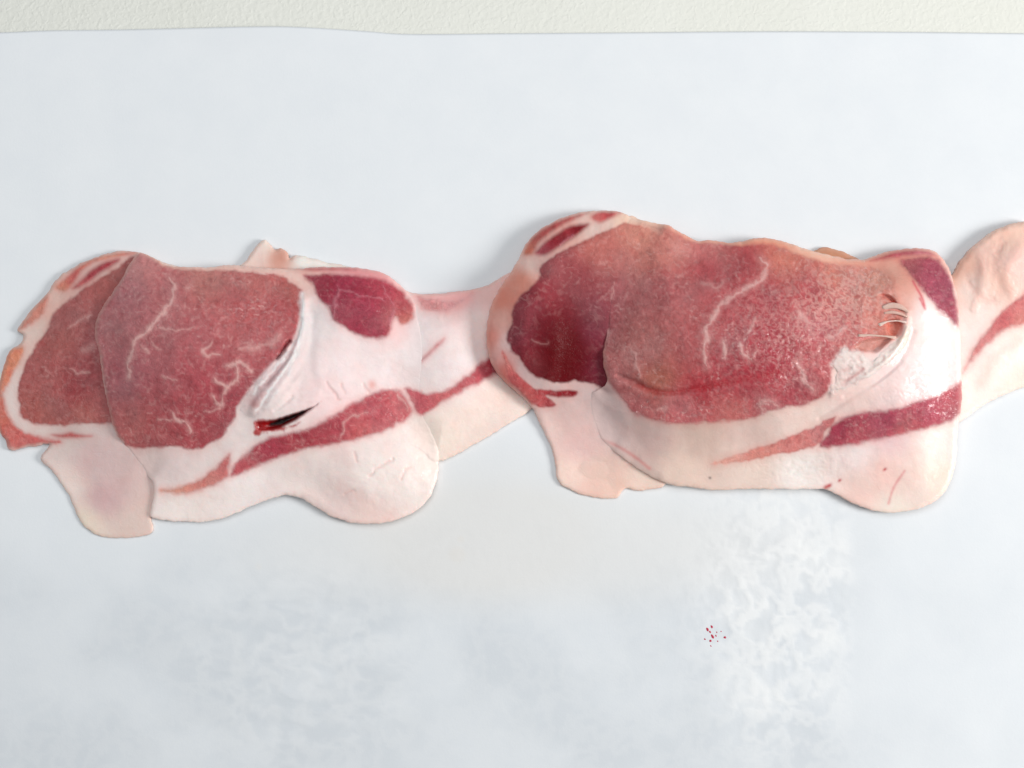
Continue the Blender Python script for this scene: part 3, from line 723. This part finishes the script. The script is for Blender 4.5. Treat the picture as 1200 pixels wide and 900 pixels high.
rl.lean("back_stripe", [(627, 297), (632, 289), (643, 280), (656, 271), (670, 264), (685, 262), (690, 263), (682, 272), (668, 282), (652, 292), (638, 300)], [(635, 295, (176, 74, 90)), (655, 280, (140, 22, 40)), (675, 269, (138, 18, 34)), (665, 280, (168, 70, 80))], flecks=0.1, wob=0.8, mat=M_DARK, edge_amt=0.4,
        veins=[([(656, 289), (664, 282), (672, 275)], 1.2, 0.6)])
rl.lean("rim_muscle", [(588, 412), (593, 416), (600, 430), (612, 444), (628, 455), (648, 457), (668, 457), (677, 459), (672, 465), (655, 466), (640, 464), (652, 474), (640, 478), (624, 474), (608, 459), (594, 442)],
        [(592, 425, (206, 122, 112)), (605, 445, (190, 88, 88)), (630, 458, (166, 50, 58)), (665, 461, (136, 20, 30)), (635, 472, (198, 96, 96)), (650, 462, (148, 30, 40)), (618, 464, (202, 106, 98))], flecks=0.4, wob=1.6, edge_amt=0.3, soft=3)
rl.lean("lean_streak", [(1120, 448), (1128, 436), (1137, 414), (1156, 386), (1178, 361), (1200, 344), (1230, 330), (1245, 350), (1225, 370), (1200, 381), (1178, 387), (1156, 405), (1137, 427)], [(1135, 425, (222, 156, 148)), (1150, 400, (212, 132, 128)), (1180, 372, (198, 98, 100)), (1196, 355, (204, 120, 116)), (1196, 376, (216, 136, 124))], flecks=0.4, edge_amt=0.4)
for pts, wd, amp in (([(1150, 300), (1152, 330), (1142, 360)], 6, 0.8), ([(1172, 285), (1166, 315), (1172, 340)], 7, -0.7), ([(1195, 290), (1180, 320), (1186, 345)], 6, 0.7), ([(1135, 330), (1150, 350), (1165, 352)], 5, -0.5), ([(1196, 400), (1170, 420), (1150, 450)], 9, 0.5)):
    rl.carve(0.5 * amp * np.exp(-((line_dist(pts) + 5 * WARP1) / wd) ** 2))
    rl.tint(np.exp(-((line_dist(pts) + 3 * WARP1) / wd) ** 2), (238, 188, 174), 0.35)
cut = line_dist([(695, 511), (715, 519), (731, 527), (746, 537), (761, 549)], 20) + 0.8 * WARP1
rl.tint(np.exp(-((cut + 0.0) / 2.2) ** 2) * sstep(700, 725, GU), (214, 112, 108), 0.6)
rl.build()

# ---- right pair, upper rasher -------------------------------------------------
RU_OUT = [(738, 253), (752, 258), (770, 262), (784, 264), (793, 270), (805, 276), (817, 282), (832, 281), (850, 284), (868, 283), (884, 279), (900, 279), (914, 282), (930, 287), (950, 293), (970, 298), (990, 303), (1008, 304), (1022, 301), (1038, 295), (1060, 291.5), (1080, 291), (1094, 294), (1104, 303), (1113, 316),
          (1119, 335), (1123, 355), (1124, 380), (1126, 410), (1127, 440), (1127, 470), (1123, 500), (1121, 530), (1117, 555), (1106, 578), (1090, 591), (1068, 598), (1045, 601), (1020, 597), (1000, 590), (982, 580), (966, 573), (945, 573.5), (910, 573), (870, 573), (840, 574.5), (812, 571), (788, 569), (768, 561), (750, 551), (732, 538), (714, 524), (700, 510), (690, 480), (692, 462), (704, 455),
          (712, 446), (708, 430), (707, 412), (711, 390), (712, 365), (716, 344), (724, 320), (732, 300), (730, 275)]
ru_T = idw([(728, 275, 0.5), (725, 310, 0.8), (712, 370, 1.5), (708, 430, 3.2), (740, 470, 3.0), (700, 490, 0.8), (740, 530, 1.2), (790, 560, 2.2), (850, 570, 1.1), (960, 573, 1.1), (1040, 590, 1.3), (1110, 560, 2.4), (1120, 450, 3.6), (1110, 310, 3.6), (900, 285, 3.6), (800, 275, 3.0), (900, 420, 4.5)], soft=18)
ru_rel = (8.0 * bump(865, 385, 155, 92, 0, 1.2) + 1.6 * bump(1045, 540, 80, 55) + 4.5 * bump(1075, 340, 60, 55) + 3.0 * bump(1050, 440, 80, 60, -20) + 1.5 * bump(1060, 490, 70, 22, -8) + 2.0 * bump(790, 480, 60, 25) + 0.8 * N_BIG + 0.4 * N_MID
          + 0.8 * bump(890, 290, 30, 20) - 0.8 * bump(825, 290, 22, 20) - 1.2 * bump(1005, 310, 24, 16) - 1.2 * bump(940, 570, 50, 25))
RU_FAT = [(745, 258, (232, 196, 176)), (800, 280, (224, 158, 138)), (900, 283, (226, 160, 136)), (960, 300, (236, 190, 168)), (1000, 308, (230, 170, 150)), (1055, 330, (230, 164, 146)), (1052, 360, (234, 176, 160)), (1040, 310, (232, 170, 152)), (1085, 370, (246, 230, 226)), (1110, 400, (250, 238, 234)), (1090, 430, (248, 230, 228)),
          (1050, 440, (244, 218, 214)), (1000, 470, (244, 214, 206)), (950, 490, (238, 214, 204)), (880, 510, (222, 193, 183)), (820, 515, (208, 180, 168)), (760, 510, (208, 178, 171)), (715, 480, (214, 188, 184)), (720, 515, (224, 196, 190)), (800, 550, (228, 202, 188)), (880, 555, (232, 210, 198)), (940, 555, (240, 230, 224)), (1000, 530, (242, 224, 220)),
          (1040, 560, (246, 208, 198)), (1070, 570, (248, 222, 212)), (1010, 575, (242, 210, 200)), (1050, 594, (242, 228, 216)), (1105, 520, (248, 236, 228)), (1100, 560, (246, 228, 214)), (1040, 510, (238, 206, 206)), (1085, 460, (246, 220, 218))]
RU_SOFT = [(738, 253, 0.9), (730, 275, 1), (732, 300, 1), (722, 325, 1), (715, 350, 1), (712, 375, 0.85), (709, 400, 0.5), (707, 425, 0.1), (712, 446, 0.1), (700, 456, 0.6), (690, 470, 1), (695, 495, 1), (712, 517, 0.8), (735, 530, 0.35), (760, 548, 0.1), (790, 567, 0), (850, 573, 0), (760, 260, 0.4), (790, 268, 0), (900, 280, 0), (1000, 304, 0), (1080, 291, 0), (1120, 340, 0), (1126, 450, 0), (1110, 570, 0), (1040, 600, 0), (960, 573, 0)]
ru_wet = 0.22 + 0.85 * bump(960, 400, 130, 70, -15) + 0.6 * bump(860, 480, 100, 16) + 0.5 * bump(1000, 330, 60, 25) + 0.5 * bump(1050, 490, 80, 22) + 0.5 * bump(930, 550, 50, 18)
ru_wet = np.clip(ru_wet, 0, 1)
ru = Rasher("broad glistening pork rasher with its eye torn open beside white membrane", RU_OUT, rl.ztop, ru_T, 6.5, ru_rel, RU_FAT, 20, lower=rl, soft=RU_SOFT, wet=ru_wet, blend_lean=True)
crease_l = [(724, 440), (744, 448), (757, 455), (772, 459), (790, 460), (813, 456), (835, 453), (858, 449), (885, 443), (912, 436)]
crease = line_dist(crease_l, 20) + 0.8 * WARP1
ru.carve(-0.85 * np.exp(-(crease / 3.4) ** 2) * (1 - 0.8 * sstep(800, 870, GU)) + 0.5 * np.exp(-(line_dist([(p[0], p[1] + 9) for p in crease_l], 25) / 7.0) ** 2))
pit1 = poly_sdf([(1028, 346), (1037, 344), (1046, 348), (1052, 357), (1046, 356), (1038, 350)], 14)
pit2 = poly_sdf([(1040, 376), (1052, 374), (1058, 381), (1056, 392), (1048, 396), (1040, 390)], 14)
pit3 = poly_sdf([(1008, 400), (1022, 396), (1044, 396), (1036, 406), (1026, 414), (1012, 412), (1000, 408)], 14)
for p_, dp in ((pit1, 2.0), (pit2, 2.2), (pit3, 1.8)):
    ru.carve(-dp * sstep(-1.0, 4.0, p_))
crk = 1 - np.abs(fbm(GU + 6 * WARP1, GV, 13, 401, 3)) * 2.2
crk2 = 1 - np.abs(fbm(GU + 5 * WARP1, GV + 5 * np.roll(WARP1, 40, 1), 7.5, 411, 2)) * 2.4
torn = poly_sdf([(975, 432), (972, 422), (982, 408), (990, 402), (997, 410), (1008, 412), (1020, 420), (1030, 414), (1042, 404), (1054, 396), (1062, 384), (1064, 392), (1056, 410), (1042, 426), (1022, 440), (1000, 450), (985, 456), (972, 460), (980, 448)], 20) + 3 * WARP1
ru.carve(0.28 * crk * sstep(0, 8, torn))
for pts, wd, amp in (([(1064, 366), (1062, 388), (1050, 410), (1030, 430), (1005, 447), (975, 462)], 3.5, 0.8), ([(1070, 390), (1058, 418), (1030, 444), (990, 464)], 3.5, -0.5), ([(1056, 424), (1030, 446), (995, 468), (960, 490)], 2.5, -0.35)):
    ru.carve(amp * np.exp(-(line_dist(pts) / wd) ** 2))
ru.carve(0.25 * crk * bump(1075, 450, 50, 22, -25) + 0.2 * crk * bump(930, 550, 60, 18))
for pts, am in (([(1041, 590), (1048, 570), (1060, 552)], 0.5), ([(1078, 350), (1084, 362), (1082, 356)], 0.8), ([(1070, 330), (1080, 348), (1083, 358)], 0.9)):
    ru.tint(np.exp(-((line_dist(pts, 12) + 0.6 * WARP1) / 1.6) ** 2), (216, 110, 116), am)
ru.tint(np.exp(-(cut / 2.2) ** 2) * sstep(700, 735, GU), (216, 130, 124), 0.55)
for cu, cv, r in ((968, 571, 3.0), (972, 569, 2.5), (984, 563, 1.8), (1037, 550, 2.0)):
    ru.tint(bump(cu, cv, r * 1.3, r * 0.8, -35), (190, 40, 50), 0.9)
ru.tint(bump(832, 560, 1.6, 1.4), (80, 60, 54), 0.8)
ru.lean("eye_muscle", [(738, 254), (755, 260), (784, 268), (805, 280), (830, 284), (868, 287), (900, 285), (930, 295), (953, 303), (975, 308), (998, 311), (1022, 312), (1036, 318), (1046, 330), (1050, 345), (1056, 360), (1058, 380), (1050, 396), (1034, 408), (1018, 412), (1004, 416), (985, 420), (976, 436), (974, 452), (966, 464), (948, 473), (925, 478), (903, 482), (885, 490), (867, 493), (840, 495), (805, 497), (778, 496), (758, 491), (742, 484), (728, 468), (714, 450), (704, 430), (706, 400), (708, 365), (714, 335), (726, 300), (730, 270)],
        [(750, 268, (210, 140, 120)), (735, 300, (196, 120, 108)), (780, 290, (200, 124, 112)), (740, 350, (180, 106, 104)), (725, 400, (180, 110, 104)), (720, 440, (186, 114, 110)), (745, 475, (190, 108, 106)), (780, 340, (182, 98, 98)), (760, 410, (178, 104, 98)), (770, 445, (172, 98, 80)), (800, 480, (192, 104, 104)), (860, 485, (194, 104, 98)),
         (830, 310, (178, 78, 82)), (870, 310, (178, 74, 78)), (920, 300, (204, 118, 100)), (860, 350, (174, 76, 80)), (810, 400, (176, 88, 88)), (850, 420, (170, 72, 78)), (900, 350, (170, 70, 76)), (900, 400, (164, 56, 66)), (910, 430, (164, 50, 62)), (870, 447, (168, 42, 56)), (820, 455, (172, 50, 58)), (930, 460, (168, 68, 76)), (900, 470, (182, 84, 88)),
         (950, 340, (176, 76, 80)), (960, 390, (184, 84, 90)), (980, 320, (208, 122, 104)), (1000, 340, (204, 114, 104)), (990, 370, (196, 104, 102)), (1015, 360, (212, 132, 118)), (1030, 330, (222, 150, 130)), (1000, 400, (202, 112, 106)), (960, 420, (186, 90, 92)), (1045, 385, (206, 116, 96))],
        flecks=0.42, soft=5.0, edge_amt=0.35,
        veins=[([(891, 302), (898, 309), (897, 320), (888, 331), (872, 340), (858, 348), (844, 360), (833, 375), (828, 388), (829, 400), (824, 412), (828, 432)], 3.0, 0.72), ([(851, 400), (849, 410), (846, 420)], 2.2, 0.8), ([(866, 402), (871, 414), (880, 420), (887, 414)], 2.0, 0.65), ([(932, 425), (938, 434), (942, 444), (954, 458)], 2.6, 0.7),
               ([(972, 393), (982, 390), (990, 384)], 2.6, 0.65), ([(936, 366), (944, 375), (950, 378)], 4.0, 0.55), ([(886, 372), (880, 384), (874, 392)], 1.8, 0.5), ([(724, 322), (718, 340), (716, 356)], 1.6, 0.5), ([(739, 408), (746, 424), (750, 440)], 2.0, 0.45), ([(1008, 364), (1014, 360), (1020, 360)], 1.5, 0.5), ([(894, 484), (890, 474), (904, 470), (912, 478)], 3.5, 0.55), ([(770, 480), (782, 478)], 2.4, 0.4), ([(822, 332), (836, 336), (848, 332)], 2.6, 0.35)],
        tints=[((160, 22, 30), 0.55 * np.exp(-(crease / 3.6) ** 2) * sstep(726, 760, GU) * (1 - 0.5 * sstep(820, 880, GU))), ((176, 44, 56), 0.35 * np.exp(-(crease / 10.0) ** 2) * sstep(780, 820, GU)), ((196, 74, 58), sstep(-0.5, 2, pit1) * 0.9), ((214, 118, 100), sstep(-0.5, 2, pit2)), ((204, 136, 124), sstep(-0.5, 2, pit3)),
               ((236, 190, 176), 0.45 * sstep(0.3, 0.8, crk2) * bump(1000, 345, 50, 40)), ((230, 180, 172), 0.30 * sstep(0.4, 0.9, crk2) * bump(940, 390, 90, 65))])
ru.lean("cap_muscle", [(1054, 306), (1070, 302), (1090, 301), (1104, 309), (1114, 326), (1121, 350), (1124, 368), (1124, 384), (1112, 374), (1096, 359), (1084, 344), (1072, 330)],
        [(1065, 312, (176, 90, 102)), (1090, 320, (160, 74, 98)), (1105, 340, (156, 70, 96)), (1116, 370, (166, 78, 100))], mat=M_DARK, flecks=0.25, edge_amt=0.3)
ru.lean("rim_muscle", [(1020, 306), (1034, 299), (1050, 294), (1070, 292), (1088, 294), (1098, 300), (1086, 299), (1060, 301), (1036, 305)], [(1030, 303, (200, 100, 96)), (1060, 296, (184, 82, 92)), (1085, 296, (196, 110, 116))], flecks=0.15, wob=0.8, edge_amt=0.25)
ru.lean("lean_streak", [(832, 544), (850, 537), (868, 531), (890, 524), (914, 516), (940, 505), (962, 495), (978, 488), (976, 496), (968, 506), (958, 522), (935, 529), (910, 533), (868, 542)], [(850, 540, (226, 158, 140)), (890, 530, (214, 136, 122)), (930, 518, (208, 124, 116)), (965, 498, (206, 120, 116))], flecks=0.4, edge_amt=0.4, soft=3)
ru.lean("lean_streak", [(960, 524), (968, 510), (976, 498), (992, 488), (1017, 483), (1050, 478), (1083, 468), (1110, 457), (1128, 447), (1130, 472), (1120, 491), (1093, 500), (1053, 510), (1007, 520), (980, 524)],
        [(985, 505, (164, 56, 76)), (1000, 515, (190, 90, 96)), (1040, 492, (172, 66, 86)), (1090, 480, (178, 76, 90)), (1118, 465, (188, 84, 92)), (1060, 506, (194, 98, 100))], flecks=0.4, edge_amt=0.3, mat=M_LEAN)
ru.lean("silverskin", [(977, 440), (975, 426), (983, 412), (990, 405), (996, 411), (1008, 411), (1020, 421), (1030, 415), (1042, 404), (1054, 395), (1062, 382), (1066, 388), (1058, 410), (1042, 427), (1022, 441), (1000, 452), (985, 458), (968, 466), (974, 452)],
        [(985, 420, (232, 212, 206)), (1005, 430, (236, 220, 214)), (990, 440, (232, 204, 198)), (1040, 414, (244, 226, 218)), (1060, 392, (242, 216, 200)), (980, 455, (240, 214, 206))], mat=M_SKIN, flecks=0.0, mottle=0.6, wob=4.5, soft=7, rise=0.15,
        tints=[((200, 140, 136), 0.7 * np.exp(-((line_dist([(1012, 432), (1002, 440), (992, 446)])) / 2.0) ** 2)), ((226, 184, 178), 0.45 * sstep(-0.2, 0.5, -crk + 0.5))])
ru.build()


# strands of membrane stretched across the tear
def grid_at(field, u, v):
    return float(field[int(round((v - GV[0, 0]) / STEP)), int(round((u - GU[0, 0]) / STEP))])


def strand(pts, widths, lift, rgb):
    q = smooth_poly(pts, 6, False)
    n = len(q)
    t = np.linspace(0, 1, n)
    w = np.interp(t, np.linspace(0, 1, len(widths)), widths) * PX
    z0, z1 = grid_at(ru.ztop, *q[0]), grid_at(ru.ztop, *q[-1])
    z = np.interp(t, [0, 1], [z0, z1]) + lift * np.sin(np.pi * t) - 0.05
    X, Y, Z = px2w(q[:, 0], q[:, 1], z)
    P = np.stack([X, Y, Z], 1) - np.array(ru.base)
    tan = np.gradient(P, axis=0); tan /= np.linalg.norm(tan, axis=1)[:, None]
    side = np.cross(tan, [0, 0, 1.0]); side /= np.linalg.norm(side, axis=1)[:, None]
    up = np.cross(side, tan)
    K = 10
    vs, fs = [], []
    for i in range(n):
        for k in range(K):
            a = 2 * math.pi * k / K
            vs.append(P[i] + side[i] * w[i] * math.cos(a) + up[i] * min(w[i], 0.0004) * 0.6 * math.sin(a))
    for i in range(n - 1):
        for k in range(K):
            fs.append((i * K + k, i * K + (k + 1) % K, (i + 1) * K + (k + 1) % K, (i + 1) * K + k))
    fs += [tuple(range(K - 1, -1, -1)), tuple(range((n - 1) * K, n * K))]
    me = bpy.data.meshes.new("membrane_strand")
    me.from_pydata([tuple(v) for v in vs], [], fs)
    for f in me.polygons:
        f.use_smooth = True
    at = me.attributes.new("Col", 'FLOAT_COLOR', 'POINT')
    at.data.foreach_set("color", np.tile(np.append(lin(rgb), 1.0), len(vs)).astype(np.float32))
    at = me.attributes.new("Wet", 'FLOAT', 'POINT')
    at.data.foreach_set("value", np.full(len(vs), 0.6, np.float32))
    at = me.attributes.new("Depth", 'FLOAT', 'POINT')
    at.data.foreach_set("value", np.full(len(vs), 1.0, np.float32))
    me.materials.append(M_SKIN)
    o = bpy.data.objects.new("membrane_strand", me)
    coll.objects.link(o)
    o.parent = ru.root


strand([(1034, 361), (1045, 358), (1056, 360), (1065, 366)], [2.4, 3.6, 3.0, 1.6], 0.15, (226, 184, 170))
strand([(1036, 367), (1046, 366), (1056, 368), (1064, 372)], [1.2, 2.0, 1.8, 1.2], 0.1, (224, 178, 164))
strand([(1030, 381), (1040, 377), (1052, 376), (1062, 378)], [2.2, 0.9, 0.7, 1.8], 0.1, (234, 200, 188))
strand([(1006, 394), (1020, 393), (1036, 394), (1050, 396)], [2.6, 1.2, 0.9, 2.2], 0.15, (226, 184, 170))


# ------------------------------------------------------------------ blood drops on the paper
def drops():
    m, nt, p = new_mat("blood_red")
    p.inputs["Base Color"].default_value = (0.50, 0.03, 0.07, 1)
    p.inputs["Roughness"].default_value = 0.25
    x0, y0, _ = px2w(834, 742, PAPER)
    root = thing("blood_spatter", "tiny cluster of red blood drops on the bare white paper", "blood spatter", (float(x0), float(y0), PAPER * MM))
    pm = bpy.data.objects["parchment_paper"]
    rng = np.random.RandomState(5)
    for (u, v, r) in ((834, 734.5, 1.7), (829, 737.5, 2.0), (832, 740.5, 1.4), (835, 746, 2.2), (832.5, 751, 1.6), (839, 745, 1.1), (849.5, 747, 1.6), (840, 741, 0.9), (826, 749, 1.1), (833, 757, 0.9), (841, 751.5, 0.9), (845, 740, 0.8)):
        x, y, _ = px2w(u, v, PAPER)
        hit, loc, nor, _i = pm.ray_cast(Vector((float(x), float(y), 0.02)), Vector((0, 0, -1)))
        z = loc.z if hit else PAPER * MM
        K, vs, fs = 14, [], []
        a0, sx = rng.rand() * 6.28, 1.0 + 0.5 * rng.rand()
        for ring, (rr, hh) in enumerate(((1.0, -0.00008), (0.9, 0.00002), (0.55, 0.00005))):
            for k in range(K):
                a = 2 * math.pi * k / K
                rad = r * PX * rr * (1 + 0.14 * math.sin(2 * a + a0) + 0.08 * math.sin(3 * a + 2 * a0))
                dx, dy = rad * math.cos(a) / sx, rad * math.sin(a) * sx
                vs.append((float(x - x0) + dx * math.cos(0.6) - dy * math.sin(0.6) * 0.9, float(y - y0) + dx * math.sin(0.6) + dy * math.cos(0.6), z - PAPER * MM + hh))
        for ring in (0, 1):
            for k in range(K):
                fs.append((ring * K + k, ring * K + (k + 1) % K, (ring + 1) * K + (k + 1) % K, (ring + 1) * K + k))
        fs.append(tuple(range(2 * K, 3 * K)))
        fs.append(tuple(range(K - 1, -1, -1)))
        me = bpy.data.meshes.new("drop")
        me.from_pydata(vs, [], fs)
        for f in me.polygons:
            f.use_smooth = True
        me.materials.append(m)
        o = bpy.data.objects.new("drop", me)
        coll.objects.link(o)
        o.parent = root


bpy.context.view_layer.update()
drops()
